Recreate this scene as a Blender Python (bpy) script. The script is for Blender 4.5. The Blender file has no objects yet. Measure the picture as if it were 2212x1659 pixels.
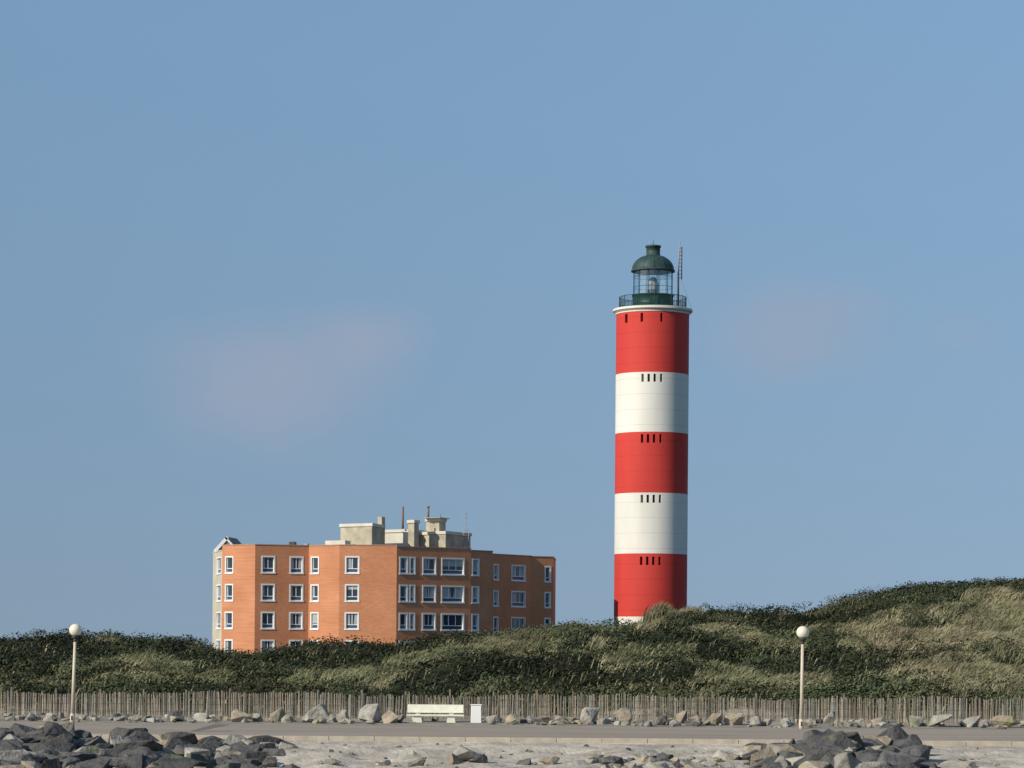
import bpy, bmesh, math, random
import numpy as np
from mathutils import Vector, Matrix
random.seed(7); rng=np.random.default_rng(11)
scn=bpy.context.scene
F=6000.0; CX=1106.0; HY=1402.0; CAMZ=4.0; ROLL=math.radians(0.45)
def W(px,py,d):
    u=px-CX; v=HY-py
    a=u*math.cos(ROLL)-v*math.sin(ROLL); b=u*math.sin(ROLL)+v*math.cos(ROLL)
    return Vector((a*d/F,d,CAMZ+b*d/F))

# ------------------------------------------------------------ materials
def mat(name,col,rough=0.8,var=0.15,scale=1.0,bump=0.0,bscale=8.0,col2=None,spec=0.3,metal=0,vscale=(1,1,1),attr=False,detail=6):
    m=bpy.data.materials.new(name); m.use_nodes=True
    n=m.node_tree.nodes; l=m.node_tree.links
    p=n['Principled BSDF']; p.inputs['Roughness'].default_value=rough
    p.inputs['Specular IOR Level'].default_value=spec; p.inputs['Metallic'].default_value=metal
    tc=n.new('ShaderNodeTexCoord'); mp=n.new('ShaderNodeMapping'); mp.inputs['Scale'].default_value=vscale
    l.new(tc.outputs['Object'],mp.inputs['Vector'])
    nz=n.new('ShaderNodeTexNoise'); nz.inputs['Scale'].default_value=scale; nz.inputs['Detail'].default_value=detail
    l.new(mp.outputs[0],nz.inputs['Vector'])
    mx=n.new('ShaderNodeMix'); mx.data_type='RGBA'
    c2=col2 if col2 else tuple(c*(1-var*2) for c in col)
    rmp=n.new('ShaderNodeMapRange'); rmp.inputs['From Min'].default_value=0.35; rmp.inputs['From Max'].default_value=0.65
    l.new(nz.outputs['Fac'],rmp.inputs['Value']); l.new(rmp.outputs[0],mx.inputs['Factor'])
    mx.inputs['A'].default_value=(*col,1); mx.inputs['B'].default_value=(*c2,1)
    out=mx.outputs['Result']
    if attr:
        at=n.new('ShaderNodeAttribute'); at.attribute_name='Col'
        m2=n.new('ShaderNodeMix'); m2.data_type='RGBA'; m2.blend_type='MULTIPLY'; m2.inputs['Factor'].default_value=1
        l.new(out,m2.inputs['A']); l.new(at.outputs['Color'],m2.inputs['B']); out=m2.outputs['Result']
    l.new(out,p.inputs['Base Color'])
    if bump>0:
        nb=n.new('ShaderNodeTexNoise'); nb.inputs['Scale'].default_value=bscale; nb.inputs['Detail'].default_value=8
        l.new(tc.outputs['Object'],nb.inputs['Vector'])
        bp=n.new('ShaderNodeBump'); bp.inputs['Strength'].default_value=1.0; bp.inputs['Distance'].default_value=bump
        l.new(nb.outputs['Fac'],bp.inputs['Height']); l.new(bp.outputs[0],p.inputs['Normal'])
    return m
M={}
M['ground']=mat('ground_mat',(1,1,1),0.95,0.16,1.3,0.07,5,attr=True,spec=0.1)
M['leaf']=mat('leaf_mat',(1,1,1),0.7,0.12,0.6,attr=True,spec=0.15)
M['grass']=mat('grass_mat',(1,1,1),0.8,0.12,0.5,attr=True,spec=0.15)
M['rock']=mat('rock_mat',(1,1,1),0.9,0.20,2.6,0.10,5,attr=True,spec=0.15)
m=M['rock']; n=m.node_tree.nodes; l=m.node_tree.links; p=n['Principled BSDF']; src=p.inputs['Base Color'].links[0].from_socket
tc=n.new('ShaderNodeTexCoord'); nz=n.new('ShaderNodeTexNoise'); nz.inputs['Scale'].default_value=0.55; nz.inputs['Detail'].default_value=7; l.new(tc.outputs['Object'],nz.inputs['Vector'])
mr=n.new('ShaderNodeMapRange'); mr.inputs['From Min'].default_value=0.60; mr.inputs['From Max'].default_value=0.68; mr.inputs['To Max'].default_value=0.5; l.new(nz.outputs['Fac'],mr.inputs['Value'])
mx=n.new('ShaderNodeMix'); mx.data_type='RGBA'; l.new(mr.outputs[0],mx.inputs['Factor']); l.new(src,mx.inputs['A']); mx.inputs['B'].default_value=(0.22,0.26,0.09,1); l.new(mx.outputs['Result'],p.inputs['Base Color'])
M['wood']=mat('paling_mat',(1,1,1),0.9,0.12,3,attr=True,spec=0.1)
M['asphalt']=mat('road_mat',(0.37,0.315,0.26),0.95,0.09,0.25,0.01,20,vscale=(0.3,1.4,1),detail=9,spec=0.06)
M['patch']=mat('road_joint_mat',(0.22,0.19,0.16),0.95,0.1,2,spec=0.08)
M['paint']=mat('faded_paint_mat',(0.46,0.41,0.35),0.9,0.15,3,spec=0.1)
M['kerb']=mat('kerb_mat',(0.52,0.455,0.37),0.9,0.14,1.5,0.01,8,spec=0.1)
def brick(name,c1,c2):
    m=mat(name,c1,0.9,0.1,0.35,col2=c2,spec=0.1)
    n=m.node_tree.nodes; l=m.node_tree.links; p=n['Principled BSDF']
    src=p.inputs['Base Color'].links[0].from_socket
    tc=n.new('ShaderNodeTexCoord'); sx=n.new('ShaderNodeSeparateXYZ'); l.new(tc.outputs['Object'],sx.inputs[0])
    ad=n.new('ShaderNodeMath'); ad.operation='ADD'; l.new(sx.outputs[0],ad.inputs[0]); l.new(sx.outputs[1],ad.inputs[1])
    cb=n.new('ShaderNodeCombineXYZ'); l.new(ad.outputs[0],cb.inputs[0]); l.new(sx.outputs[2],cb.inputs[1])
    b=n.new('ShaderNodeTexBrick'); b.inputs['Scale'].default_value=1; b.inputs['Brick Width'].default_value=0.42; b.inputs['Row Height'].default_value=0.14
    b.inputs['Mortar Size'].default_value=0.018; b.inputs['Color1'].default_value=(1,1,1,1); b.inputs['Color2'].default_value=(0.86,0.82,0.80,1); b.inputs['Mortar'].default_value=(0.92,0.92,0.9,1)
    l.new(cb.outputs[0],b.inputs['Vector'])
    m2=n.new('ShaderNodeMix'); m2.data_type='RGBA'; m2.blend_type='MULTIPLY'; m2.inputs['Factor'].default_value=1
    l.new(src,m2.inputs['A']); l.new(b.outputs['Color'],m2.inputs['B']); l.new(m2.outputs['Result'],p.inputs['Base Color'])
    return m
M['brick']=brick('orange_brick_mat',(0.62,0.285,0.160),(0.54,0.24,0.130))
M['beige']=mat('beige_render_mat',(0.56,0.51,0.40),0.9,0.08,0.5)
M['coping']=mat('coping_mat',(0.46,0.30,0.22),0.8,0.1,1)
M['white']=mat('white_paint_mat',(0.80,0.80,0.78),0.6,0.03,1)
M['concrete']=mat('concrete_mat',(0.52,0.465,0.36),0.9,0.2,0.8,col2=(0.32,0.29,0.22))
M['roofwhite']=mat('pale_coping_mat',(0.64,0.61,0.52),0.8,0.08,0.8)
M['roof']=mat('flat_roof_mat',(0.16,0.15,0.14),0.9,0.1,0.5)
M['glass']=mat('window_glass_mat',(0.035,0.05,0.075),0.08,0.1,0.3,spec=0.6)
M['curtain']=mat('curtain_mat',(0.42,0.44,0.46),0.7,0.1,2)
M['panelblue']=mat('blue_panel_mat',(0.07,0.10,0.17),0.3,0.1,2)
M['dark']=mat('dark_opening_mat',(0.03,0.03,0.032),0.9,0.1,1)
M['metal']=mat('dark_metal_mat',(0.06,0.065,0.065),0.6,0.1,2)
M['galv']=mat('galvanised_mat',(0.35,0.35,0.36),0.5,0.1,2)
M['rust']=mat('rusty_flue_mat',(0.25,0.17,0.12),0.8,0.1,2)
M['green']=mat('green_iron_mat',(0.016,0.058,0.053),0.5,0.15,1.5,spec=0.3)
M['greendome']=mat('green_dome_mat',(0.022,0.054,0.052),0.55,0.2,1.2,col2=(0.045,0.085,0.078),spec=0.3)
M['pole']=mat('cream_pole_mat',(0.62,0.54,0.42),0.6,0.06,2)
M['globe']=mat('opal_globe_mat',(0.82,0.74,0.58),0.25,0.03,2,spec=0.5)
M['bench']=mat('bench_concrete_mat',(0.78,0.77,0.64),0.7,0.06,3,0.004,30)
M['water']=mat('water_mat',(0.05,0.09,0.09),0.1,0.1,0.2,0.05,0.8,spec=0.5)
M['slate']=mat('slate_mat',(0.22,0.22,0.21),0.8,0.1,2)
def seam(name,c,c2,spec):
    m=mat(name,c,0.65,0.05,0.35,col2=c2,spec=spec,vscale=(1,1,0.25),detail=8)
    n=m.node_tree.nodes; l=m.node_tree.links; p=n['Principled BSDF']
    src=p.inputs['Base Color'].links[0].from_socket
    tc=n.new('ShaderNodeTexCoord'); sx=n.new('ShaderNodeSeparateXYZ'); l.new(tc.outputs['Object'],sx.inputs[0])
    mo=n.new('ShaderNodeMath'); mo.operation='PINGPONG'; mo.inputs[1].default_value=0.825; l.new(sx.outputs[2],mo.inputs[0])
    lt=n.new('ShaderNodeMath'); lt.operation='LESS_THAN'; lt.inputs[1].default_value=0.025; l.new(mo.outputs[0],lt.inputs[0])
    nz=n.new('ShaderNodeTexNoise'); nz.inputs['Scale'].default_value=0.25; l.new(tc.outputs['Object'],nz.inputs['Vector'])
    ml=n.new('ShaderNodeMath'); ml.operation='MULTIPLY'; l.new(lt.outputs[0],ml.inputs[0]); l.new(nz.outputs['Fac'],ml.inputs[1])
    m2=n.new('ShaderNodeMix'); m2.data_type='RGBA'; m2.blend_type='MULTIPLY'
    l.new(ml.outputs[0],m2.inputs['Factor']); l.new(src,m2.inputs['A']); m2.inputs['B'].default_value=(0.6,0.6,0.6,1)
    l.new(m2.outputs['Result'],p.inputs['Base Color'])
    return m
M['lred']=seam('red_tower_paint_mat',(0.59,0.060,0.048),(0.52,0.050,0.040),0.15)
M['lwhite']=seam('white_tower_paint_mat',(0.75,0.735,0.67),(0.66,0.65,0.59),0.15)
g=bpy.data.materials.new('lantern_glass_mat'); g.use_nodes=True
n=g.node_tree.nodes; l=g.node_tree.links; n.remove(n['Principled BSDF'])
tr=n.new('ShaderNodeBsdfTransparent'); tr.inputs[0].default_value=(0.90,0.98,0.98,1)
gl=n.new('ShaderNodeBsdfGlossy'); gl.inputs['Roughness'].default_value=0.05
mxs=n.new('ShaderNodeMixShader'); mxs.inputs[0].default_value=0.18
l.new(tr.outputs[0],mxs.inputs[1]); l.new(gl.outputs[0],mxs.inputs[2]); l.new(mxs.outputs[0],n['Material Output'].inputs[0])
M['lglass']=g

# ------------------------------------------------------------ helpers
def link(o,parent=None):
    scn.collection.objects.link(o)
    if parent: o.parent=parent
    return o
def empty(name,loc=(0,0,0)):
    e=bpy.data.objects.new(name,None); e.location=(0,0,0); return link(e)
class MB:
    def __init__(s): s.v=[]; s.f=[]; s.m=[]; s.sm=[]; s.mats=[]
    def mi(s,k):
        if k not in s.mats: s.mats.append(k)
        return s.mats.index(k)
    def face(s,pts,k,smooth=False):
        b=len(s.v); s.v+= [tuple(p) for p in pts]; s.f.append(tuple(range(b,b+len(pts)))); s.m.append(s.mi(k)); s.sm.append(smooth)
    def hexa(s,p,k):
        b=len(s.v); s.v+=[tuple(q) for q in p]
        for q in ((3,2,1,0),(4,5,6,7),(0,1,5,4),(1,2,6,5),(2,3,7,6),(3,0,4,7)):
            s.f.append(tuple(b+i for i in q)); s.m.append(s.mi(k)); s.sm.append(False)
    def box(s,x0,x1,y0,y1,z0,z1,k):
        s.hexa([(x0,y0,z0),(x1,y0,z0),(x1,y1,z0),(x0,y1,z0),(x0,y0,z1),(x1,y0,z1),(x1,y1,z1),(x0,y1,z1)],k)
    def prism(s,fp,z0,z1,k,kt=None):
        n=len(fp)
        for i in range(n):
            a=fp[i]; b=fp[(i+1)%n]
            s.face([(a[0],a[1],z0),(b[0],b[1],z0),(b[0],b[1],z1),(a[0],a[1],z1)],k)
        s.face([(p[0],p[1],z1) for p in fp],kt or k)
        s.face([(p[0],p[1],z0) for p in fp][::-1],kt or k)
    def lathe(s,prof,c,k,seg=48,smooth=True,ks=None):
        b=len(s.v); np_=len(prof)
        for r,z in prof:
            for i in range(seg):
                t=2*math.pi*i/seg; s.v.append((c[0]+r*math.cos(t),c[1]+r*math.sin(t),c[2]+z))
        for j in range(np_-1):
            for i in range(seg):
                a=b+j*seg+i; a2=b+j*seg+(i+1)%seg
                s.f.append((a,a2,a2+seg,a+seg)); s.m.append(s.mi(ks[j] if ks else k)); s.sm.append(smooth)
    def cyl(s,p0,p1,r0,r1,k,seg=12):
        p0=Vector(p0); p1=Vector(p1); d=(p1-p0).normalized()
        a=d.orthogonal().normalized(); c=d.cross(a); b=len(s.v)
        for p,r in((p0,r0),(p1,r1)):
            for i in range(seg):
                t=2*math.pi*i/seg; s.v.append(tuple(p+a*r*math.cos(t)+c*r*math.sin(t)))
        for i in range(seg):
            j=(i+1)%seg; s.f.append((b+i,b+j,b+seg+j,b+seg+i)); s.m.append(s.mi(k)); s.sm.append(True)
        s.f.append(tuple(b+i for i in range(seg))[::-1]); s.m.append(s.mi(k)); s.sm.append(False)
        s.f.append(tuple(b+seg+i for i in range(seg))); s.m.append(s.mi(k)); s.sm.append(False)
    def obj(s,name,parent=None,bevel=0):
        me=bpy.data.meshes.new(name); me.from_pydata(s.v,[],s.f)
        for k in s.mats: me.materials.append(M[k])
        me.polygons.foreach_set('material_index',s.m); me.polygons.foreach_set('use_smooth',s.sm); me.update()
        o=bpy.data.objects.new(name,me); link(o,parent)
        if bevel:
            md=o.modifiers.new('bevel','BEVEL'); md.width=bevel; md.segments=2; md.limit_method='ANGLE'
        return o
def mesh_np(name,V,Fc,col,matk,parent=None,smooth=False):
    me=bpy.data.meshes.new(name); n=len(V); m,k=Fc.shape
    me.vertices.add(n); me.vertices.foreach_set('co',V.astype(np.float32).ravel())
    me.loops.add(m*k); me.loops.foreach_set('vertex_index',Fc.astype(np.int32).ravel())
    me.polygons.add(m); me.polygons.foreach_set('loop_start',(np.arange(m)*k).astype(np.int32))
    me.update(calc_edges=True)
    a=me.attributes.new('Col','FLOAT_COLOR','POINT'); c=np.ones((n,4),np.float32); c[:,:3]=col; a.data.foreach_set('color',c.ravel())
    me.polygons.foreach_set('use_smooth',[smooth]*m)
    me.materials.append(M[matk]); me.update()
    o=bpy.data.objects.new(name,me); return link(o,parent)
def vn(x,y,seed=0.0):
    xi=np.floor(x); yi=np.floor(y); fx=x-xi; fy=y-yi
    fx=fx*fx*(3-2*fx); fy=fy*fy*(3-2*fy)
    def h(a,b):
        v=np.sin(a*127.1+b*311.7+seed*74.7)*43758.5453; return v-np.floor(v)
    return (h(xi,yi)*(1-fx)+h(xi+1,yi)*fx)*(1-fy)+(h(xi,yi+1)*(1-fx)+h(xi+1,yi+1)*fx)*fy
def fbm(x,y,seed=0,o=4):
    s=0;a=0.5;t=0
    for i in range(o): s=s+a*vn(x*2**i,y*2**i,seed+i); t+=a; a*=.5
    return s/t
def sst(a,b,x):
    t=np.clip((x-a)/(b-a),0,1); return t*t*(3-2*t)

# ------------------------------------------------------------ terrain
crest=[(-300,1392),(0,1386),(60,1378),(110,1373),(160,1376),(235,1382),(265,1390),(330,1382),(390,1385),(430,1398),(460,1410),(500,1418),(560,1418),(640,1404),(720,1395),(760,1401),(850,1396),(920,1383),(1000,1373),(1100,1367),(1195,1358),(1260,1348),(1330,1342),(1400,1329),(1480,1321),(1560,1320),(1650,1325),(1700,1319),(1800,1298),(1900,1277),(1980,1261),(2050,1258),(2130,1251),(2212,1248),(2500,1230)]
cpx=np.array([c[0] for c in crest],float); cpy=np.array([c[1] for c in crest],float)
cyc=np.interp(cpx,[-300,0,1100,1500,2212,2500],[194,196,200,210,232,236])
cX=(cpx-CX)*cyc/F; cZ=CAMZ+((HY-cpy)+(cpx-CX)*math.sin(ROLL))*cyc/F-1.4
def pX(px,Y): return (px-CX)*Y/F
gp=[];dp=[]
for px,Y,rx,ry in [(380,165,6,7),(330,176,4.5,5),(640,167,4.5,6),(960,180,5,10),(1080,188,4,8),(1180,195,5.5,8),(1330,205,5,6),(1250,178,4,5),(820,168,4,5),(1450,192,4,5),(1380,170,3,4),
                   (2130,186,8,16),(2060,168,7,7),(2200,204,6,6),(1780,198,4.5,5),(1960,178,4,9),(1600,163,5,3.5),(90,166,3,3),(2180,162,6,5),(1430,212,2.5,4),(1560,186,3,3.5),(1690,182,3,3)]:
    gp.append((pX(px,Y),Y,rx,ry))
for px,Y,rx,ry in [(100,188,8,11),(380,190,5,8),(60,176,5,6),(700,186,6,7),(850,192,7,7),(500,180,4,5),(480,160,4,4),(1160,168,6,7),(1000,165,5,5),(1560,203,8,9),(1680,208,6,8),(1840,171,5,7),(1650,172,4,5),(1420,176,4,4),(2020,226,12,9),(1850,206,5,7),(1290,188,3,4),(740,162,4,4),(2200,228,8,8),(1480,164,4,4)]:
    dp.append((pX(px,Y),Y,rx,ry))
def dmask(X,Y):
    m=np.zeros_like(X)
    for a,b,rx,ry in dp: m=np.maximum(m,1.25-np.sqrt(((X-a)/rx)**2+((Y-b)/ry)**2))
    return np.clip(m+0.5*(fbm(X*0.3,Y*0.15,15)-0.5),0,1)
def gmask(X,Y):
    m=np.zeros_like(X)-0.10
    for a,b,rx,ry in gp: m=np.maximum(m,1.2-np.sqrt(((X-a)/rx)**2+((Y-b)/ry)**2))
    return np.clip(m-0.85*dmask(X,Y)+1.2*(fbm(X*0.25,Y*0.12,5)-0.5),-1,1)
dom=[]
for i in range(1900):
    x=rng.uniform(-62,70); y=rng.uniform(156,248)
    r=rng.uniform(0.8,2.2) if rng.random()<0.75 else rng.uniform(2.2,3.8)
    if gmask(np.array([x]),np.array([y]))[0]>0.22 and rng.random()<0.95: continue
    dom.append((x,y,r*rng.uniform(1.2,2.0),r,rng.uniform(0.45,1.1)*min(1.4,r/1.5)))
dom=np.array(dom)
def gz(X,Y):
    yc=np.interp(X,cX,cyc); zc=np.interp(X,cX,cZ)
    t=(Y-153.0)/(yc-153.0); tc=np.clip(t,0,1)
    up=0.15+(zc-0.15)*(1-(1-tc)**1.35)
    up=up+((fbm(X*0.10,Y*0.10,3)-0.5)*2.8)*np.sin(np.pi*tc)
    zb=1.4+0*X
    dn=zb+(zc-zb)*np.exp(-(np.maximum(Y-yc,0)/22.0)**2)
    z=np.where(t<=1,up,dn)
    z=np.where(Y<153,0.15*sst(144,153,Y),z)
    z=z+0.12*(fbm(X*0.9,Y*0.9,8)-0.5)*sst(153,156,Y)
    z=np.where(Y>400,z*(1-sst(400,900,Y))+0.5*sst(400,900,Y),z)
    rv=-0.1-0.1*(122-Y)-np.maximum(112-Y,0)*0.25
    rv=np.maximum(rv,-6)+ (fbm(X*0.8,Y*0.8,21)-0.5)*0.45*sst(121.8,119,Y)
    return np.where(Y<122,rv,z-0.0)
def shrub(X,Y,hgt=True):
    h=np.zeros_like(X)
    for x,y,rx,ry,hh in dom:
        sel=(np.abs(X-x)<rx)&(np.abs(Y-y)<ry)
        if not sel.any(): continue
        q=1-((X[sel]-x)/rx)**2-((Y[sel]-y)/ry)**2
        h[sel]=np.maximum(h[sel],hh*np.sqrt(np.clip(q,0,1)))
    return h
xs=np.concatenate([[-4000,-1500,-600,-300,-150,-90],np.arange(-66,72,0.42),[95,150,300,600,1500,4000]])
ys=np.concatenate([[-3000,-800,-100,40,80,95],np.arange(100,122,0.45),[121.999],np.arange(122.3,153,1.2),np.arange(153,250,0.42),np.arange(252,330,6),[380,450,600,900,1500,3000,6000,12000]])
XX,YY=np.meshgrid(xs,ys); Xf=XX.ravel(); Yf=YY.ravel()
sh=shrub(Xf,Yf); Z=gz(Xf,Yf)+sh*0.82
gm=gmask(Xf,Yf); nn=fbm(Xf*0.5,Yf*0.5,31)
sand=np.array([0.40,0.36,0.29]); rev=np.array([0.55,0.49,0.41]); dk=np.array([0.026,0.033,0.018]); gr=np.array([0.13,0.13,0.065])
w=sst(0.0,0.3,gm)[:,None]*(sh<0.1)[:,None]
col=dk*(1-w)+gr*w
col=np.where((Yf<154)[:,None],sand*(0.6+0.6*nn[:,None]),col)
pt=fbm(Xf*0.45,Yf*0.9,41); pt2=fbm(Xf*1.6,Yf*2.6,43,3)
rc=rev*(0.42+0.75*pt[:,None]+0.40*pt2[:,None]); col=np.where((Yf<122.5)[:,None],rc,col)
col=np.where((Yf>330)[:,None],np.array([0.09,0.10,0.05]),col)
nx=len(xs); ny=len(ys)
ii,jj=np.meshgrid(np.arange(nx-1),np.arange(ny-1)); b=(jj*nx+ii).ravel()
Fc=np.stack([b,b+1,b+nx+1,b+nx],1)
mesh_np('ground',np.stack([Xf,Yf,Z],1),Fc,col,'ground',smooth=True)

def make_leaves():
    Cs=[];Ns=[];Cl=[]
    for x,y,rx,ry,hh in dom:
        if x<pX(-120,y) or x>pX(2330,y): continue
        nl=int(270*rx*ry**0.5*(0.7+hh))
        th=rng.uniform(0,2*np.pi,nl); ph=np.arccos(rng.uniform(0.0,1,nl))
        nx_=np.sin(ph)*np.cos(th); ny_=np.sin(ph)*np.sin(th); nz_=np.cos(ph)
        rr=rng.uniform(0.88,1.08,nl)*(1+0.16*np.sin(th*5+x)+0.1*np.sin(ph*9+y))
        X=x+rx*nx_*rr; Y=y+ry*ny_*rr
        Zl=hh*nz_*rr*1.10+rng.uniform(0,0.16,nl)
        big=float(fbm(np.array([x*0.12]),np.array([y*0.08]),61)[0]); dmk=float(dmask(np.array([x]),np.array([y]))[0])
        tone=(0.6+0.6*rng.random())*(0.35+1.4*big)*(1-0.45*min(1,dmk*1.3)); yel=rng.random()
        base=np.array([0.066,0.082,0.040])*tone if yel<0.75 else np.array([0.112,0.116,0.058])*tone
        c=base[None,:]*rng.uniform(0.75,1.3,nl)[:,None]
        Cs.append(np.stack([X,Y,Zl],1)); Ns.append(np.stack([nx_,ny_,nz_],1)); Cl.append(c)
    C=np.concatenate(Cs);N=np.concatenate(Ns);c=np.concatenate(Cl)
    C[:,2]+=gz(C[:,0],C[:,1])
    N=N+rng.normal(0,0.38,N.shape); N/=np.linalg.norm(N,axis=1)[:,None]
    R=rng.normal(0,1,N.shape); A=np.cross(N,R); A/=np.linalg.norm(A,axis=1)[:,None]; B=np.cross(N,A)
    s=rng.uniform(0.055,0.125,len(C))[:,None]
    V=np.stack([C-A*s,C-B*s*0.6,C+A*s,C+B*s*0.6],1).reshape(-1,3)
    Fq=np.arange(len(V)).reshape(-1,4)
    mesh_np('dune_shrubs',V,Fq,np.repeat(c,4,0),'leaf')
    print('leaves',len(C))
make_leaves()
def make_grass():
    n=1400000
    X=rng.uniform(-62,70,n); Y=rng.uniform(154,240,n)
    k=(X>pX(-60,Y))&(X<pX(2270,Y)); yc=np.interp(X,cX,cyc); k&=Y<yc+7
    X=X[k];Y=Y[k]
    m=gmask(X,Y); dens=vn(X*0.9,Y*0.5,77)
    k=(m+0.6*(dens-0.5)>rng.uniform(0.04,0.34,len(X)))|(rng.random(len(X))<0.012)
    X=X[k];Y=Y[k]
    ex=[(pX(1425,209),209,1.0,1300,1.9),(pX(1470,211),211,1.2,900,1.0),(pX(1280,203),203,1.5,700,0.9),(pX(235,197),197,0.8,500,0.9),(pX(1360,207),207,1.2,800,1.0)]
    hs=np.ones(len(X))
    for a,b_,r,cnt,hm in ex:
        X=np.concatenate([X,rng.normal(a,r*0.5,cnt)]); Y=np.concatenate([Y,rng.normal(b_,r*0.4,cnt)]); hs=np.concatenate([hs,np.full(cnt,hm*1.35)])
    n=len(X); s=shrub(X,Y); z=gz(X,Y)+s*0.82
    L=rng.uniform(0.3,0.8,n)*(0.4+1.2*fbm(X*0.5,Y*0.35,12))*hs; lean=rng.uniform(0.3,0.95,n)/np.where(hs>1,1.8,1)
    dy=rng.normal(0,0.25,n); w=rng.uniform(0.018,0.04,n)
    P0=np.stack([X,Y,z],1); T1=np.stack([L*lean*0.35,dy*L*.5,L*0.62],1); T2=np.stack([L*lean,dy*L,L*(1-0.35*lean)],1)
    wv=np.stack([w,0.3*w*rng.normal(0,1,n),0*w],1)
    V=np.stack([P0-wv,P0+wv,P0+T1+wv*0.8,P0+T2,P0+T1-wv*0.8],1).reshape(-1,3)
    Fq=np.arange(len(V)).reshape(-1,5)
    tn=fbm(X*0.16,Y*0.10,51)[:,None]; tn=np.clip((tn-0.38)/0.3,0,1)*0.75+0.25*np.clip(X/35,0,1)[:,None]
    cl=(0.35+1.3*fbm(X*0.7,Y*0.5,52))[:,None]
    c=(np.array([0.225,0.228,0.125])*(1-tn)+np.array([0.34,0.300,0.185])*tn)*rng.uniform(0.7,1.3,n)[:,None]*cl
    mesh_np('dune_grass',V,Fq,np.repeat(c,5,0),'grass')
    print('blades',n)
make_grass()

# ------------------------------------------------------------ road, kerb, markings, water
def slab(name,x0,x1,y0,y1,z,k):
    b=MB(); b.face([(x0,y0,z),(x1,y0,z),(x1,y1,z),(x0,y1,z)],k); return b.obj(name)
slab('road',-400,400,122.35,144,0.004,'asphalt')
b=MB()
x=-60
while x<60:
    b.face([(x,131.0,0.008),(x+3,131.0,0.008),(x+3,131.12,0.008),(x,131.12,0.008)],'paint'); x+=5.2
b.obj('road_marking')
b=MB(); b.face([(-15.2,131.5,0.009),(-14.8,131.2,0.009),(-14.4,142.6,0.009),(-15.3,143.6,0.009)],'patch'); b.face([(-15.9,129.4,0.009),(-13.2,131.0,0.009),(-13.3,131.6,0.009),(-16.0,129.9,0.009)],'patch'); b.obj('road_repair_joint')
b=MB(); x=-80.0
while x<80:
    b.box(x,x+1.98,122.0,122.35,-0.35,0.11+random.uniform(-.008,.008),'kerb'); x+=2.0
b.obj('kerb',bevel=0.015)
slab('sea_water',-4000,4000,-3000,101,-3.6,'water')

# ------------------------------------------------------------ fence
def make_fence():
    V=[];Fq=[];C=[]
    def bx(p0,p1,w,t,c,point=True):
        i=len(V)
        pts=[(p0,1),(p1,1 if not point else 0.6)]
        for p,s in pts:
            for a,bb in((-1,-1),(1,-1),(1,1),(-1,1)):
                V.append((p[0]+a*w*s/2,p[1]+bb*t/2,p[2])); C.append(c)
        for q in((4,5,6,7),(0,1,5,4),(1,2,6,5),(2,3,7,6),(3,0,4,7)): Fq.append([i+k for k in q])
    x=-62.0
    while x<62:
        sag=0.07*math.sin(x*0.33)+0.05*math.sin(x*1.1+1)
        h=1.38+sag+random.gauss(0,0.04)
        if random.random()<0.07: h+=random.uniform(-0.3,0.18)
        t=random.gauss(0,0.025)
        g=random.uniform(0.6,1.3); wd=random.random()
        c=(0.36*g,0.305*g,0.24*g) if wd<0.5 else (0.33*g,0.305*g,0.265*g)
        if wd>0.92: c=(0.12,0.105,0.09)
        y=152+0.15*math.sin(x*0.2)+random.gauss(0,0.012)
        w=random.uniform(0.05,0.088)
        bx((x,y,0.05),(x+t*h,y,0.08+h),w,0.02,c)
        x+=random.uniform(0.07,0.112)
    x=-61
    while x<62:
        y=152.07+0.15*math.sin(x*0.2); bx((x,y,0),(x+random.gauss(0,.02),y,1.66+random.gauss(0,.06)),0.09,0.09,(0.24,0.20,0.16),False); x+=2.4
    for zz in(0.45,0.85,1.2):
        x=-62
        while x<62:
            y=151.97+0.15*math.sin(x*0.2); y2=151.97+0.15*math.sin((x+1)*0.2)
            i=len(V)
            for (a,yy) in((x,y),(x+1,y2)):
                V.append((a,yy,zz-0.006)); V.append((a,yy,zz+0.006)); C.extend([(0.14,0.13,0.12)]*2)
            Fq.append([i,i+2,i+3,i+1]); x+=1
    mesh_np('paling_fence',np.array(V),np.array(Fq),np.array(C),'wood')
make_fence()

# ------------------------------------------------------------ rocks
def rocks(name,lst):
    V=[];T=[];C=[]
    for (c,sx,sy,sz,colr) in lst:
        bm=bmesh.new()
        nv=random.randint(9,14)
        for i in range(nv):
            v=Vector((random.gauss(0,1),random.gauss(0,1),random.gauss(0,1))).normalized()
            p=3.5; q=(abs(v.x)**p+abs(v.y)**p+abs(v.z)**p)**(1/p); v=v/q*random.uniform(0.85,1.08)
            bm.verts.new(v)
        r=bmesh.ops.convex_hull(bm,input=bm.verts)
        bmesh.ops.delete(bm,geom=[g_ for g_ in r['geom_interior'] if isinstance(g_,bmesh.types.BMVert)],context='VERTS')
        bmesh.ops.dissolve_limit(bm,angle_limit=0.3,verts=bm.verts,edges=bm.edges)
        bmesh.ops.bevel(bm,geom=list(bm.edges),offset=0.035,segments=1,affect='EDGES',clamp_overlap=True)
        bmesh.ops.triangulate(bm,faces=bm.faces)
        rot=Matrix.Rotation(random.uniform(0,6.28),3,'Z')@Matrix.Rotation(random.uniform(-.35,.35),3,'X')@Matrix.Rotation(random.uniform(-.35,.35),3,'Y')
        o=len(V); bm.verts.index_update()
        for v in bm.verts:
            co=rot@v.co; V.append((c[0]+co.x*sx,c[1]+co.y*sy,c[2]+co.z*sz)); 
            C.append(colr)
        for f in bm.faces: T.append([o+v.index for v in f.verts])
        bm.free()
    return mesh_np(name,np.array(V),np.array(T),np.array(C),'rock')
def zg(x,y): return float(gz(np.array([x]),np.array([y]))[0])
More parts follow.
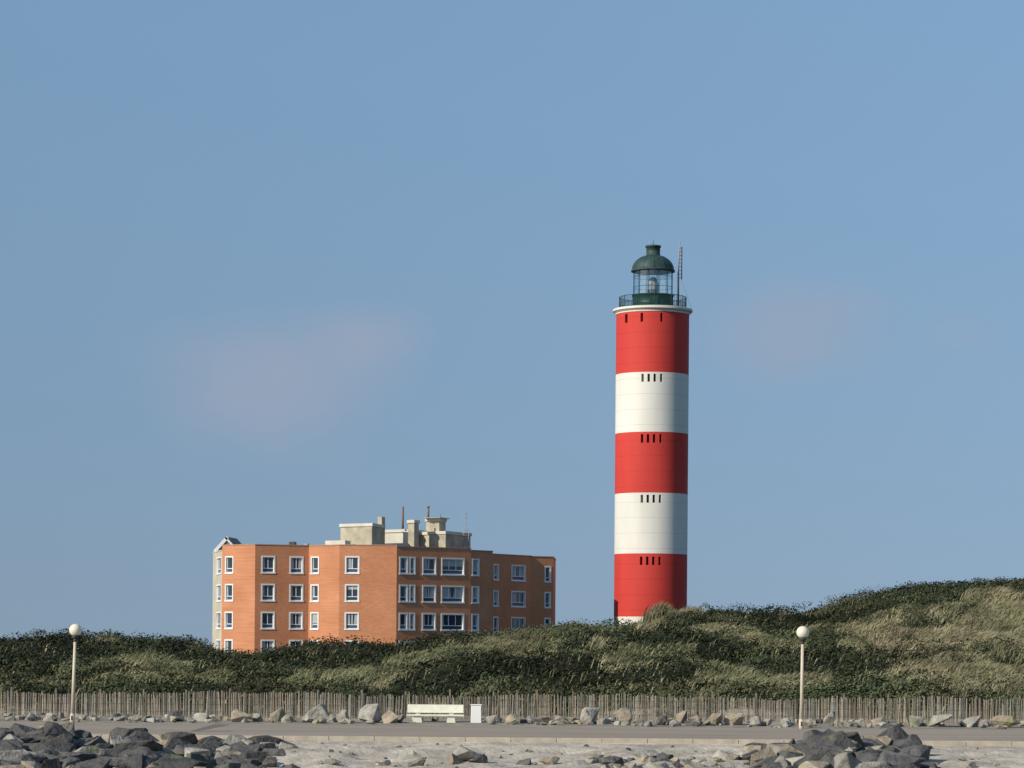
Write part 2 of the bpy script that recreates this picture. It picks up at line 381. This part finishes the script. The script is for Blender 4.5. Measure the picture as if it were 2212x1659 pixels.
def rcol(dark):
    g=random.uniform(0.75,1.25)
    if random.random()<dark: return (0.125*g,0.122*g,0.120*g)
    if random.random()<0.35: return (0.38*g,0.325*g,0.245*g)
    return (0.37*g,0.35*g,0.305*g)
def pile(name,tops,y0,y1,dark,smin,smax,step=0.62,extra=[]):
    L=[]; pxs=[t[0] for t in tops]; hs=[t[1] for t in tops]
    y=y0
    while y>y1:
        xa=pX(pxs[0],y); xb=pX(pxs[-1],y); x=xa
        while x<xb:
            xx=x+random.uniform(-.4,.4); yy=y+random.uniform(-.4,.4)
            px=xx/yy*F+CX; hh=np.interp(px,pxs,hs)
            if hh>0.02 or random.random()<0.2:
                s=random.uniform(smin,smax)*(0.65+0.5*min(hh,0.4)/0.4)
                z=zg(xx,yy)+hh*(0.6+0.5*random.random())*min(1,(122.6-yy)/2.5+0.1)-s*0.1
                L.append(((xx,yy,z),s*random.uniform(.85,1.4),s*random.uniform(.8,1.1),s*random.uniform(.5,.9),rcol(dark)))
            x+=step*random.uniform(.8,1.4)
        y-=step*0.9
    return rocks(name,L+extra)
pile('boulder_pile',[(-150,0.42),(0,0.42),(70,0.44),(130,0.46),(190,0.18),(250,0.2),(295,0.42),(350,0.15),(420,0.30),(470,0.08),(540,0.16),(590,0.12),(625,0.03)],120.2,104,0.74,0.42,0.86,step=0.92)
pile('boulder_pile',[(1590,0.0),(1630,0.1),(1700,0.2),(1760,0.35),(1800,0.72),(1850,0.45),(1910,0.45),(1960,0.35),(1995,0.05)],120.2,105,0.70,0.45,0.85,step=0.88)
pile('boulder_pile',[(1275,0.02),(1300,0.15),(1350,0.08),(1390,0.14),(1440,0.06),(1500,0.04),(1560,0.04),(1600,0.03)],117.6,107,0.25,0.36,0.62,step=1.0)
L=[]
for px,py,s,dk_ in [(885,1638,0.5,0),(905,1655,0.4,0),(1005,1642,0.62,0),(985,1650,0.4,0),(1132,1650,0.32,1),(1190,1652,0.36,0),(1035,1652,0.35,1),(720,1654,0.3,0),(830,1656,.25,0),(2100,1656,.25,0),(1080,1630,.14,0),(760,1630,.12,0),(2080,1640,.13,0),(1210,1625,.12,0)]:
    v=py-HY-(px-CX)*math.sin(ROLL); d=(4.1+12.2)*F/(v+600)
    x=pX(px,d); L.append(((x,d,zg(x,d)+s*0.3),s*1.2,s,s*0.75,rcol(1.0 if dk_ else 0.0)))
for i in range(300):
    y=random.uniform(106,121.3); x=random.uniform(-26,26); s=random.uniform(0.04,0.12)
    L.append(((x,y,zg(x,y)+s*0.3),s*1.2,s,s*0.7,rcol(0.15)))
rocks('scattered_stones',L)
L=[]
big=[(380,1552,20),(430,1553,16),(520,1550,24),(560,1553,15),(605,1550,22),(688,1543,30),(745,1548,18),(805,1542,25),(845,1548,22),(862,1554,14),(1065,1552,18),(1105,1554,16),(1150,1556,14),(1215,1556,15),(1240,1552,14),(1272,1546,25),(1300,1560,10),(1345,1548,22),(1385,1558,14),(1430,1560,14),(1475,1551,18),(1505,1556,16),(1545,1557,20),(1585,1554,22),(1630,1560,14),(1795,1550,16),(1830,1563,14),(1860,1563,12),(1900,1562,17),(1975,1560,30),(2045,1560,34),(2110,1562,28),(2172,1557,26),(2208,1560,14),(20,1550,14),(70,1552,14),(110,1553,13),(205,1552,12),(260,1554,13),(290,1555,12),(328,1556,9),(625,1555,14),(720,1555,14),(1175,1557,14),(1700,1562,12),(1660,1562,12),(1760,1566,12),(-20,1550,16),(2240,1556,26)]
for px,py,r in big:
    d=147.2+random.uniform(-.5,.8); p=W(px,py,d); s=r*d/F
    L.append(((p.x,d,max(0.12,p.z)),s*1.08,s*0.9,s*random.uniform(.85,1.0)*(0.62 if px>1950 else 1),rcol(0.08)))
for i in range(420):
    x=random.uniform(-45,45); y=random.uniform(145.0,150.5); s=random.uniform(0.06,0.28)
    if -7<x<-1.5 and y<149: continue
    L.append(((x,y,zg(x,y)+s*0.4),s*1.2,s,s*0.8,rcol(0.25)))
rocks('roadside_rocks',L)

# ------------------------------------------------------------ street lamps
def lamp(gx,gy,bx_,by,nm):
    e=empty(nm); d=143.4
    base=W(bx_,by,d); top=W(gx,gy,d); base.z=0.0
    ax=(top-base).normalized(); gr_=0.325
    b=MB()
    b.cyl(base-ax*0.1,base+ax*0.45,0.125,0.12,'pole',16); b.cyl(base+ax*0.45,base+ax*0.5,0.12,0.095,'pole',16)
    b.cyl(base+ax*0.5,top-ax*(gr_+0.28),0.098,0.075,'pole',16); b.obj('pole',e)
    b=MB(); b.cyl(top-ax*(gr_+0.28),top-ax*(gr_+0.12),0.085,0.10,'metal',16); b.cyl(top-ax*(gr_+0.12),top-ax*(gr_-0.07),0.13,0.21,'metal',20); b.obj('collar',e)
    b=MB(); b.lathe([(max(0.001,gr_*math.sin(math.pi*i/20)),-gr_*math.cos(math.pi*i/20)) for i in range(21)],top,'globe',32); b.obj('globe',e)
    b=MB(); b.box(base.x+0.0-0.05,base.x+0.05,base.y-0.135,base.y-0.12,0.15,0.38,'metal'); b.obj('access_door',e)
lamp(163,1361,156,1562,'street_lamp'); lamp(1734,1366,1731,1574,'street_lamp')

# ------------------------------------------------------------ bench, bin
e=empty('park_bench'); d=148.0
xl=W(880,1550,d).x; xr=W(1001,1550,d).x; z0=zg((xl+xr)/2,d)-0.02; zs=z0+0.44
b=MB(); b.box(xl-0.04,xr+0.04,d-0.28,d+0.2,zs-0.09,zs,'bench'); b.obj('seat',e,0.015)
b=MB(); b.hexa([(xl,d+0.22,zs+0.08),(xr,d+0.22,zs+0.08),(xr,d+0.31,zs+0.08),(xl,d+0.31,zs+0.08),(xl,d+0.32,zs+0.52),(xr,d+0.32,zs+0.52),(xr,d+0.41,zs+0.52),(xl,d+0.41,zs+0.52)],'bench'); b.obj('backrest',e,0.015)
for i,(a,c) in enumerate(((891,913),(964,985))):
    x0=W(a,1555,d).x; x1=W(c,1555,d).x
    b=MB(); b.hexa([(x0,d-.2,z0-.1),(x1,d-.2,z0-.1),(x1,d+.2,z0-.1),(x0,d+.2,z0-.1),(x0+.08,d-.18,zs-.092),(x1-.08,d-.18,zs-.092),(x1-.08,d+.18,zs-.092),(x0+.08,d+.18,zs-.092)],'bench')
    b.obj('leg_%d'%(i+1),e,0.01)
    b=MB(); b.hexa([(x0+.15,d+.203,z0-.1),(x1-.15,d+.203,z0-.1),(x1-.15,d+.30,z0-.1),(x0+.15,d+.30,z0-.1),(x0+.15,d+.315,zs+.3),(x1-.15,d+.315,zs+.3),(x1-.15,d+.41,zs+.3),(x0+.15,d+.41,zs+.3)],'bench'); b.obj('back_support_%d'%(i+1),e)
e=empty('litter_bin'); d=148.0
x0=W(1017,1550,d).x; x1=W(1040,1550,d).x
b=MB(); b.hexa([(x0,d-.25,z0-.1),(x1,d-.25,z0-.1),(x1,d+.25,z0-.1),(x0,d+.25,z0-.1),(x0+.01,d-.24,z0+.93),(x1-.01,d-.24,z0+.93),(x1-.01,d+.24,z0+.93),(x0+.01,d+.24,z0+.93)],'white'); b.obj('body',e,0.02)
b=MB(); b.box(x0-.02,x1+.02,d-.27,d+.27,z0+.94,z0+1.0,'white'); b.obj('lid',e,0.015)
b=MB(); b.box(x1-.012,x1+.004,d-.14,d+.14,z0+.66,z0+.82,'dark'); b.obj('slot',e)

# ------------------------------------------------------------ apartment building
PXO=-1.4
def G(px,Y): return ((px+PXO-CX)*Y/F,Y)
def bearing_t(px,p0,p1):
    k=(px+PXO-CX)/F; dX=p1[0]-p0[0]; dY=p1[1]-p0[1]; return (k*p0[1]-p0[0])/(dX-k*dY)
bld=empty('apartment_building')
ROWS=[(11.18,12.86),(8.46,10.14),(5.74,7.42),(3.02,4.70)]
def facade(name,p0,p1,z0,z1,wins,rows,wallk):
    p0=Vector((p0[0],p0[1],0)); p1=Vector((p1[0],p1[1],0)); Ln=(p1-p0).length; t=(p1-p0)/Ln; nrm=Vector((t.y,-t.x,0))
    def P(s,n_,z): q=p0+t*s+nrm*n_; return (q.x,q.y,z)
    cols=[]
    for a,c in wins:
        s0=bearing_t(a,p0,p1)*Ln; s1=bearing_t(c,p0,p1)*Ln; cols.append((max(0.05,s0)+0.10,min(Ln-0.05,s1)-0.10))
    sb=[0]+[v for c in cols for v in c]+[Ln]; zb=sorted([z0,z1]+[v for r in rows for v in (r[0]+0.1,r[1]-0.1)])
    wb=MB(); fb=MB(); gb=MB()
    def lb(b_,s0,s1,n0,n1,za,zb_,k):
        b_.hexa([P(s0,n1,za),P(s1,n1,za),P(s1,n0,za),P(s0,n0,za),P(s0,n1,zb_),P(s1,n1,zb_),P(s1,n0,zb_),P(s0,n0,zb_)],k)
    for i in range(len(sb)-1):
        for j in range(len(zb)-1):
            if i%2==1 and j%2==1:
                s0,s1=sb[i],sb[i+1]; a,c=zb[j],zb[j+1]; D=-0.22
                wb.face([P(s0,0,a),P(s0,D,a),P(s0,D,c),P(s0,0,c)],'white'); wb.face([P(s1,0,a),P(s1,0,c),P(s1,D,c),P(s1,D,a)],'white')
                wb.face([P(s0,0,a),P(s1,0,a),P(s1,D,a),P(s0,D,a)],'white'); wb.face([P(s0,0,c),P(s0,D,c),P(s1,D,c),P(s1,0,c)],'white')
                e_=0.13
                lb(fb,s0-e_,s0,0.0,0.035,a,c,'white'); lb(fb,s1,s1+e_,0.0,0.035,a,c,'white')
                lb(fb,s0-e_,s1+e_,0.0,0.037,c,c+e_,'white'); lb(fb,s0-e_-.03,s1+e_+.03,0.0,0.07,a-e_,a,'white')
                w_=s1-s0; fr=0.06; tz=a+(c-a)*0.27
                n0,n1=-0.16,-0.11
                lb(fb,s0,s0+fr,n0,n1,a,c,'white'); lb(fb,s1-fr,s1,n0,n1,a,c,'white')
                lb(fb,s0+fr,s1-fr,n0,n1,c-fr,c,'white'); lb(fb,s0+fr,s1-fr,n0,n1,a,a+fr,'white'); lb(fb,s0+fr,s1-fr,n0,n1+0.003,tz-0.035,tz+0.035,'white')
                nm=max(1,round(w_/0.62)) 
                if w_>1.7: nm=3
                for q in range(1,nm):
                    sm=s0+w_*q/nm; lb(fb,sm-0.035,sm+0.035,n0,n1-0.004,tz+.035,c-fr,'white')
                gb.face([P(s0,-0.14,tz),P(s1,-0.14,tz),P(s1,-0.14,c),P(s0,-0.14,c)],'glass')
                gb.face([P(s0,-0.14,a),P(s1,-0.14,a),P(s1,-0.14,tz),P(s0,-0.14,tz)],'panelblue' if random.random()<.7 else 'glass')
                r_=random.random()
                if r_<0.85:
                    if random.random()<0.3: 
                        zc_=c-(c-tz)*random.uniform(0.2,0.95); gb.face([P(s0,-0.135,zc_),P(s1,-0.135,zc_),P(s1,-0.135,c),P(s0,-0.135,c)],'curtain')
                    else:
                        a_=w_*random.uniform(.12,.5); 
                        gb.face([P(s0,-0.135,tz),P(s0+a_,-0.135,tz),P(s0+a_*0.8,-0.135,c),P(s0,-0.135,c)],'curtain')
                        if random.random()<.7: gb.face([P(s1-a_,-0.134,tz),P(s1,-0.134,tz),P(s1,-0.134,c),P(s1-a_*.8,-0.134,c)],'curtain')
                continue
            wb.face([P(sb[i],0,zb[j]),P(sb[i+1],0,zb[j]),P(sb[i+1],0,zb[j+1]),P(sb[i],0,zb[j+1])],wallk)
    lb(wb,-0.04,Ln+0.04,-0.25,0.05,z1,z1+0.09,'coping' if wallk=='brick' else 'roofwhite')
    wb.obj(name+'_wall',bld)
    if fb.v: fb.obj(name+'_window_frames',bld); gb.obj(name+'_window_glass',bld)
A0=G(460,279.5);A1=G(480,273);B1=G(551,270);C1=G(667,271.8);D1=G(733,269.6);E1=G(857,269.2);F1=G(1017,273.6);F2=G(1064,275.6)
zb_=0.5; zt=13.93
facade('gable_wing',A0,A1,zb_,13.45,[(468,478)],ROWS,'beige')
facade('bay_west',A1,B1,zb_,zt,[(487,504)],ROWS,'brick')
facade('front_west',B1,C1,zb_,zt,[(565,594),(626,655)],ROWS,'brick')
facade('bay_mid',C1,D1,zb_,zt,[(672,689)],ROWS,'brick')
facade('front_east',D1,E1,zb_,zt,[(746,776)],ROWS,'brick')
facade('side_east',E1,F1,zb_,zt-0.12,[(863,881),(885,897),(913,942),(954,1003)],ROWS,'brick')
facade('side_east_end',F1,F2,zb_,zt-0.28,[(1020,1035)],ROWS,'brick')
BR=(F2[0]-0.6,291); BL=(A0[0]+0.5,292)
facade('flank',F2,BR,zb_,zt-0.28,[],ROWS,'brick'); facade('rear',BR,BL,zb_,zt-.3,[],ROWS,'brick'); facade('west_side',BL,A0,zb_,13.4,[],ROWS,'beige')
b=MB(); b.face([(p[0],p[1],13.3) for p in (A0,A1,B1,C1,D1,E1,F1,F2,BR,BL)],'roof'); b.obj('flat_roof',bld)
G0=G(1058,286);G1=G(1148,292.0);G2=G(1195,293.2); 
facade('annex_front',G0,G1,zb_,13.75,[(1066,1077),(1105,1135)],[(r[0]-.1,r[1]-.1) for r in ROWS],'brick')
facade('annex_corner',G1,G2,zb_,13.72,[(1177,1190)],[(r[0]-.12,r[1]-.12) for r in ROWS],'brick')
GB=(G2[0]+0.4,302);GL=(G0[0],302)
facade('annex_flank',G2,GB,zb_,13.7,[],ROWS,'brick'); facade('annex_rear',GB,GL,zb_,13.7,[],ROWS,'brick'); facade('annex_west',GL,G0,zb_,13.7,[],ROWS,'brick')
b=MB(); b.face([(p[0],p[1],13.3) for p in (G0,G1,G2,GB,GL)],'roof'); b.obj('annex_roof',bld)
def zz(px,py,Y): return W(px,py,Y).z
Yg=276.5
pl=W(461,1189,Yg); pk=W(488,1159,Yg); pr=W(508,1181,Yg); b=MB()
dep=Vector((0.6,5,0))
b.face([pl,pr,pk],'slate'); b.face([pl+dep,pk+dep,pr+dep],'slate'); b.face([pk,pr,pr+dep,pk+dep],'slate'); b.face([pl,pk,pk+dep,pl+dep],'roofwhite')
def strip(a,c,wd,k):
    dd=(c-a).normalized(); up=Vector((-dd.z,0,dd.x)) if dd.x>0 else Vector((dd.z,0,-dd.x))
    f=Vector((0,-0.12,0)); q=[a-up*wd,c-up*wd,c,a]
    b.hexa([q[0]+f,q[1]+f,q[1],q[0],q[3]+f,q[2]+f,q[2],q[3]],k)
strip(pl,pk+Vector((.05,0,.05)),0.32,'white'); strip(pk,pr,0.18,'white'); b.obj('gable',bld)
def proom(name,Lc,Fp,Rc,pytop,k,cop=True,zbase=13.31,ov=0.15):
    L_=Vector((*G(*Lc),0));F_=Vector((*G(*Fp),0));R_=Vector((*G(*Rc),0)); B_=L_+R_-F_
    zt_=zz(Fp[0],pytop,Fp[1]); b=MB()
    fp=[L_,F_,R_,B_]; b.prism(fp,zbase,zt_-(0.3 if cop else 0),k)
    if cop:
        c=(L_+R_)/2; fp2=[c+(p-c)*(1+ov/((p-c).length)) for p in fp]; b.prism(fp2,zt_-0.3,zt_,'roofwhite')
    b.obj(name,bld)
proom('plant_room_1',(735,277),(803,274.5),(829,279),1130,'concrete')
proom('chimney_1',(815,279),(824,278.5),(831,279.5),1116,'concrete',cop=False)
proom('plant_room_2',(831,283),(886,281),(930,285),1143,'roofwhite')
proom('chimney_2',(881,279.2),(894,278.6),(904,279.8),1123,'concrete')
proom('plant_room_3',(902,283),(962,279.5),(1016,284.5),1147,'concrete')
proom('lift_house',(920,284),(948,283),(962,285),1119,'concrete')
proom('lift_house_slab',(913,283.2),(950,281.8),(971,284.6),1117,'galv',cop=False,zbase=zz(940,1119.5,283))
proom('skylight',(702,275),(745,273.5),(757,275.5),1167,'roofwhite',cop=False)
proom('roof_vent',(624,274),(636,273.6),(640,274.5),1170,'metal',cop=False)
proom('roof_vent_2',(656,275),(664,274.6),(668,275.5),1174,'galv',cop=False)
b=MB()
def vcyl(px,py0,py1,Y,r,k):
    p=W(px,py0,Y); q=W(px,py1,Y); b.cyl((p.x,Y,p.z),(p.x,Y,q.z),r,r,k,10)
vcyl(870,1142,1094,281,0.11,'rust'); vcyl(925,1122,1094,283,0.11,'rust'); vcyl(925,1097,1093,283,.15,'rust')
vcyl(1005,1180,1104,283,0.03,'galv'); vcyl(1000,1182,1143,282.2,0.03,'galv'); vcyl(1012,1182,1143,282.2,0.03,'galv')
for py in range(1146,1182,5):
    p=W(1000,py,282.2); q=W(1012,py,282.2); b.cyl(p,q,0.025,0.025,'galv',6)
for py in (1110,1120,1130):
    p=W(1000,py,283); q=W(1010,py,283); b.cyl(p,q,0.02,0.02,'galv',6)
vcyl(952,1118,1106,284,0.02,'galv')
b.obj('flues_and_aerials',bld)

# ------------------------------------------------------------ lighthouse
lh=empty('lighthouse'); DL=300.0; sc=DL/F
cx=W(1405.3,1268,DL).x; R=78.8*sc
def LZ(py): return W(1408,py,DL).z
zs_=[2.0,LZ(1333),LZ(1198),LZ(1068.5),LZ(938.5),LZ(811),LZ(681)]
bandk=['lwhite','lred','lwhite','lred','lwhite','lred']
slots=[]
for (y0,y1,offs) in [(685,704,(-59,-27,15)),(815,832,(-24.5,-11.5,1.5,15.5)),(944,962,(-24.5,-12,1,15)),(1073,1090,(-24,-11.5,1.5,15)),(1205,1223,(-24.5,-11.5,1.5,15))]:
    for o in offs:
        a0=math.asin((o-2.6)/78.8); a1=math.asin((o+2.6)/78.8); slots.append((a0,a1,LZ(y1),LZ(y0)))
ang=set(round(math.radians(a),5) for a in np.arange(-180,180,4.0))
for s_ in slots: 
    ang={a for a in ang if not(s_[0]-0.015<a<s_[1]+0.015)}
for s_ in slots: ang|={s_[0],s_[1]}
ang=sorted(ang)
zl=sorted(set(zs_+[s_[2] for s_ in slots]+[s_[3] for s_ in slots]))
def CP(a,r,z): return (cx+r*math.sin(a),DL-r*math.cos(a),z)
b=MB(); na=len(ang)
for z in zl:
    for a in ang: b.v.append(CP(a,R,z))
for j in range(len(zl)-1):
    zm=(zl[j]+zl[j+1])/2
    k=bandk[[i for i in range(6) if zs_[i]<=zm<=zs_[i+1]][0]]
    for i in range(na):
        a0=ang[i]; a1=ang[(i+1)%na] if i<na-1 else ang[0]+2*math.pi; am=(a0+a1)/2
        if any(s_[0]-1e-4<am<s_[1]+1e-4 and s_[2]<zm<s_[3] for s_ in slots): continue
        i2=(i+1)%na
        b.f.append((j*na+i,j*na+i2,(j+1)*na+i2,(j+1)*na+i)); b.m.append(b.mi(k)); b.sm.append(True)
b.obj('tower',lh)
b=MB()
for a0,a1,z0_,z1_ in slots:
    r2=R-0.4; zm=(z0_+z1_)/2; k=bandk[[i for i in range(6) if zs_[i]<=zm<=zs_[i+1]][0]]
    b.face([CP(a0,R,z0_),CP(a0,r2,z0_),CP(a0,r2,z1_),CP(a0,R,z1_)],k); b.face([CP(a1,R,z0_),CP(a1,R,z1_),CP(a1,r2,z1_),CP(a1,r2,z0_)],k)
    b.face([CP(a0,R,z0_),CP(a1,R,z0_),CP(a1,r2,z0_),CP(a0,r2,z0_)],k); b.face([CP(a0,R,z1_),CP(a0,r2,z1_),CP(a1,r2,z1_),CP(a1,R,z1_)],k)
    b.face([CP(a0,r2,z0_),CP(a1,r2,z0_),CP(a1,r2,z1_),CP(a0,r2,z1_)],'dark')
b.obj('slot_windows',lh)
c=(cx,DL,0); zc=LZ(681)
b=MB(); R2=86*sc
b.lathe([(R+0.002,zc-0.02),(R+0.06,zc),(R+0.08,zc+0.12),(R+0.22,zc+0.24),(R2-0.02,zc+0.32),(R2,zc+0.34),(R2,zc+0.56),(R2-0.1,zc+0.6),(0.01,zc+0.62)],c,'lwhite',72,smooth=False); b.obj('gallery_cornice',lh)
zg_=zc+0.62; Rl=44*sc
z638=LZ(638);z588=LZ(588);z553=LZ(553);z535=LZ(535);z531=LZ(531)
b=MB()
b.lathe([(Rl+.08,zg_-.01),(Rl+.08,zg_+.2),(Rl,zg_+.22),(Rl,z638-.12),(Rl+.08,z638-.1),(Rl+.08,z638),(Rl-.12,z638+.005)],c,'green',48); 
b.box(cx-0.45,cx+0.45,DL-Rl-.03,DL-Rl+.3,zg_+0.02,zg_+1.25,'green')
b.obj('lantern_base',lh)
b=MB(); b.lathe([(Rl-.1,z638+.005),(Rl-.1,z588)],c,'lglass',16,smooth=False); b.obj('lantern_glass',lh)
b=MB()
for i in range(12):
    a=2*math.pi*(i+.5)/12; p=(cx+(Rl-.07)*math.cos(a),DL+(Rl-.07)*math.sin(a)); b.cyl((*p,z638),(*p,z588),0.035,0.035,'green',6)
for zq in (z638+(z588-z638)*f_ for f_ in (0.33,0.78)):
    for i in range(16):
        a=2*math.pi*i/16; a2=2*math.pi*(i+1)/16; r=Rl-.07
        b.cyl((cx+r*math.cos(a),DL+r*math.sin(a),zq),(cx+r*math.cos(a2),DL+r*math.sin(a2),zq),0.022,0.022,'green',6)
b.obj('glazing_bars',lh)
b=MB(); Rd=46*sc; pr_=[(0.05,z588+0.02),(Rd-.05,z588+.0),(Rd+.07,z588+.03),(Rd+.07,z588+.2),(Rd-.06,z588+.24)]
H=z553-(z588+.24)
for i in range(1,13):
    t=i/12*1.22; pr_.append(((Rd-.06)*math.cos(t)**0.9,z588+.24+H*math.sin(t)/math.sin(1.22)))
rv=15*sc
pr_+=[(rv+.05,z553),(rv+.05,z553+.08),(rv,z553+.1),(rv,z535),(rv+.1,z535+.02),(rv+.1,z531),(rv*.6,z531+.08),(0.02,z531+.14)]
b.lathe(pr_,c,'greendome',48); b.obj('dome',lh)
b=MB()
for i in range(12):
    a=2*math.pi*i/12
    for j in range(11):
        q0=pr_[4+j];q1=pr_[5+j]; b.cyl((cx+(q0[0]+.01)*math.cos(a),DL+(q0[0]+.01)*math.sin(a),q0[1]),(cx+(q1[0]+.01)*math.cos(a),DL+(q1[0]+.01)*math.sin(a),q1[1]),.03,.03,'greendome',5)
b.cyl((cx,DL,z531+.1),(cx,DL,LZ(517)),0.035,0.02,'metal',6); b.obj('dome_ribs_and_finial',lh)
b=MB(); zl0=z638+0.05
b.lathe([(0.35,zg_+1.3),(0.35,zl0),(0.55,zl0+.1),(0.58,zl0+.55),(0.62,zl0+1.0),(0.5,zl0+1.5),(0.3,zl0+1.85),(0.05,zl0+1.95)],c,'metal',10,smooth=False,ks=['metal','galv','metal','galv','galv','metal','metal']); b.obj('lens',lh)
b=MB()
b.lathe([(0.01,zl0-.1),(Rl-.15,zl0-.1)],c,'metal',24); b.obj('lantern_floor',lh)
b=MB(); Rr=72*sc; zr=LZ(643)
ns=96
for i in range(ns):
    a=2*math.pi*i/ns; a2=2*math.pi*(i+1)/ns; P0=(cx+Rr*math.cos(a),DL+Rr*math.sin(a)); P1=(cx+Rr*math.cos(a2),DL+Rr*math.sin(a2))
    big_=i%8==0
    b.cyl((*P0,zg_-.02),(*P0,zr+(0.05 if big_ else 0)),0.045 if big_ else 0.02,0.045 if big_ else 0.02,'green',5)
    for z_ in (zr,zg_+.12,zg_+.6): b.cyl((*P0,z_),(*P1,z_),0.03,0.03,'green',5)
b.obj('gallery_railing',lh)
b=MB(); mx_=W(1463.5,600,DL).x; my=DL-1.4
zb0=zg_; zt0=LZ(526)
b.cyl((mx_,my,zb0),(mx_,my,LZ(590)),0.12,0.1,'metal',8)
b.cyl((mx_,my,LZ(590)),(mx_+0.12,my,zt0),0.08,0.06,'galv',8)
b.cyl((mx_+.36,my,LZ(607)),(mx_+.36,my,LZ(537)),0.06,.06,'metal',6)
for py in range(540,608,8): b.cyl((mx_,my,LZ(py)),(mx_+.4,my,LZ(py-1)),0.035,.035,'metal',5)
b.cyl((mx_+.3,my,LZ(605)),(mx_+1.45,my-.2,LZ(672)),0.014,.014,'metal',4); b.cyl((mx_,my,LZ(640)),(cx+1.5,DL-1.2,LZ(640)),.03,.03,'metal',5)
b.obj('antenna_mast',lh)

# ------------------------------------------------------------ light, world, camera
AZ=54; EL=28
td=Vector((-math.sin(math.radians(AZ))*math.cos(math.radians(EL)),-math.cos(math.radians(AZ))*math.cos(math.radians(EL)),math.sin(math.radians(EL))))
sl=bpy.data.lights.new('sun','SUN'); sl.energy=4.3; sl.angle=math.radians(0.5); sl.color=(1,0.905,0.755)
so=link(bpy.data.objects.new('sun',sl)); so.rotation_euler=td.to_track_quat('Z','Y').to_euler(); so.location=(-50,-50,80)
w=bpy.data.worlds.new('World'); scn.world=w; w.use_nodes=True
n=w.node_tree.nodes; l=w.node_tree.links; bg=n['Background']; bg.inputs['Strength'].default_value=0.1
sky=n.new('ShaderNodeTexSky'); sky.sky_type='NISHITA'; sky.sun_disc=False; sky.sun_elevation=math.radians(EL); sky.sun_rotation=math.radians(180+AZ)
sky.air_density=1.0; sky.dust_density=0.4; sky.ozone_density=2.0
tc=n.new('ShaderNodeTexCoord')
va=n.new('ShaderNodeVectorMath'); va.operation='ADD'; va.inputs[1].default_value=(0,0,0.16); l.new(tc.outputs['Generated'],va.inputs[0])
vnm=n.new('ShaderNodeVectorMath'); vnm.operation='NORMALIZE'; l.new(va.outputs[0],vnm.inputs[0]); l.new(vnm.outputs[0],sky.inputs['Vector'])
sx=n.new('ShaderNodeSeparateXYZ'); l.new(tc.outputs['Generated'],sx.inputs[0])
mz=n.new('ShaderNodeMapRange'); mz.inputs['From Min'].default_value=0.0; mz.inputs['From Max'].default_value=0.24; l.new(sx.outputs[2],mz.inputs['Value'])
tint=n.new('ShaderNodeMix'); tint.data_type='RGBA'; l.new(mz.outputs[0],tint.inputs['Factor']); tint.inputs['A'].default_value=(0.90,0.82,0.80,1); tint.inputs['B'].default_value=(1.55,1.60,1.46,1)
mul=n.new('ShaderNodeMix'); mul.data_type='RGBA'; mul.blend_type='MULTIPLY'; mul.inputs['Factor'].default_value=1; l.new(sky.outputs[0],mul.inputs['A']); l.new(tint.outputs['Result'],mul.inputs['B'])
cur=mul.outputs['Result']
def cloud(px,py,rx,ry,amt,cur,sc_=20):
    c_=Vector(((px-CX)/F,1,(HY-py)/F)).normalized()
    s1=n.new('ShaderNodeVectorMath'); s1.operation='SUBTRACT'; l.new(tc.outputs['Generated'],s1.inputs[0]); s1.inputs[1].default_value=c_
    s2=n.new('ShaderNodeVectorMath'); s2.operation='MULTIPLY'; l.new(s1.outputs[0],s2.inputs[0]); s2.inputs[1].default_value=(F/rx,8,F/ry)
    ns_=n.new('ShaderNodeTexNoise'); ns_.inputs['Scale'].default_value=sc_; ns_.inputs['Detail'].default_value=4; l.new(tc.outputs['Generated'],ns_.inputs['Vector'])
    sb_=n.new('ShaderNodeVectorMath'); sb_.operation='SUBTRACT'; l.new(ns_.outputs['Color'],sb_.inputs[0]); sb_.inputs[1].default_value=(.5,.5,.5)
    sm_=n.new('ShaderNodeVectorMath'); sm_.operation='SCALE'; sm_.inputs['Scale'].default_value=1.5; l.new(sb_.outputs[0],sm_.inputs[0])
    ad=n.new('ShaderNodeVectorMath'); ad.operation='ADD'; l.new(s2.outputs[0],ad.inputs[0]); l.new(sm_.outputs[0],ad.inputs[1])
    ln=n.new('ShaderNodeVectorMath'); ln.operation='LENGTH'; l.new(ad.outputs[0],ln.inputs[0])
    mr=n.new('ShaderNodeMapRange'); mr.interpolation_type='SMOOTHSTEP'; mr.inputs['From Min'].default_value=1.25; mr.inputs['From Max'].default_value=0.0; mr.inputs['To Min'].default_value=0; mr.inputs['To Max'].default_value=amt
    l.new(ln.outputs['Value'],mr.inputs['Value'])
    mx=n.new('ShaderNodeMix'); mx.data_type='RGBA'; l.new(mr.outputs[0],mx.inputs['Factor']); l.new(cur,mx.inputs['A']); mx.inputs['B'].default_value=(3.1,3.75,4.9,1)
    return mx.outputs['Result']
cur=cloud(590,820,310,170,0.85,cur); cur=cloud(770,730,150,80,0.55,cur,26); cur=cloud(1690,710,220,120,0.7,cur,24); cur=cloud(1800,650,150,60,0.4,cur,30); cur=cloud(2060,700,110,50,0.3,cur)
l.new(cur,bg.inputs['Color'])
cd=bpy.data.cameras.new('camera'); cam=link(bpy.data.objects.new('camera',cd)); cam.location=(0,0,CAMZ)
cd.sensor_width=36; cd.lens=36*F/2212; cd.shift_y=(HY-829.5)/2212; cd.clip_end=20000; cd.clip_start=1
cam.rotation_euler=(Matrix.Rotation(math.radians(90),4,'X')@Matrix.Rotation(ROLL,4,'Z')).to_euler()
scn.camera=cam
scn.view_settings.view_transform='Standard'; scn.view_settings.look='None'; scn.view_settings.exposure=0
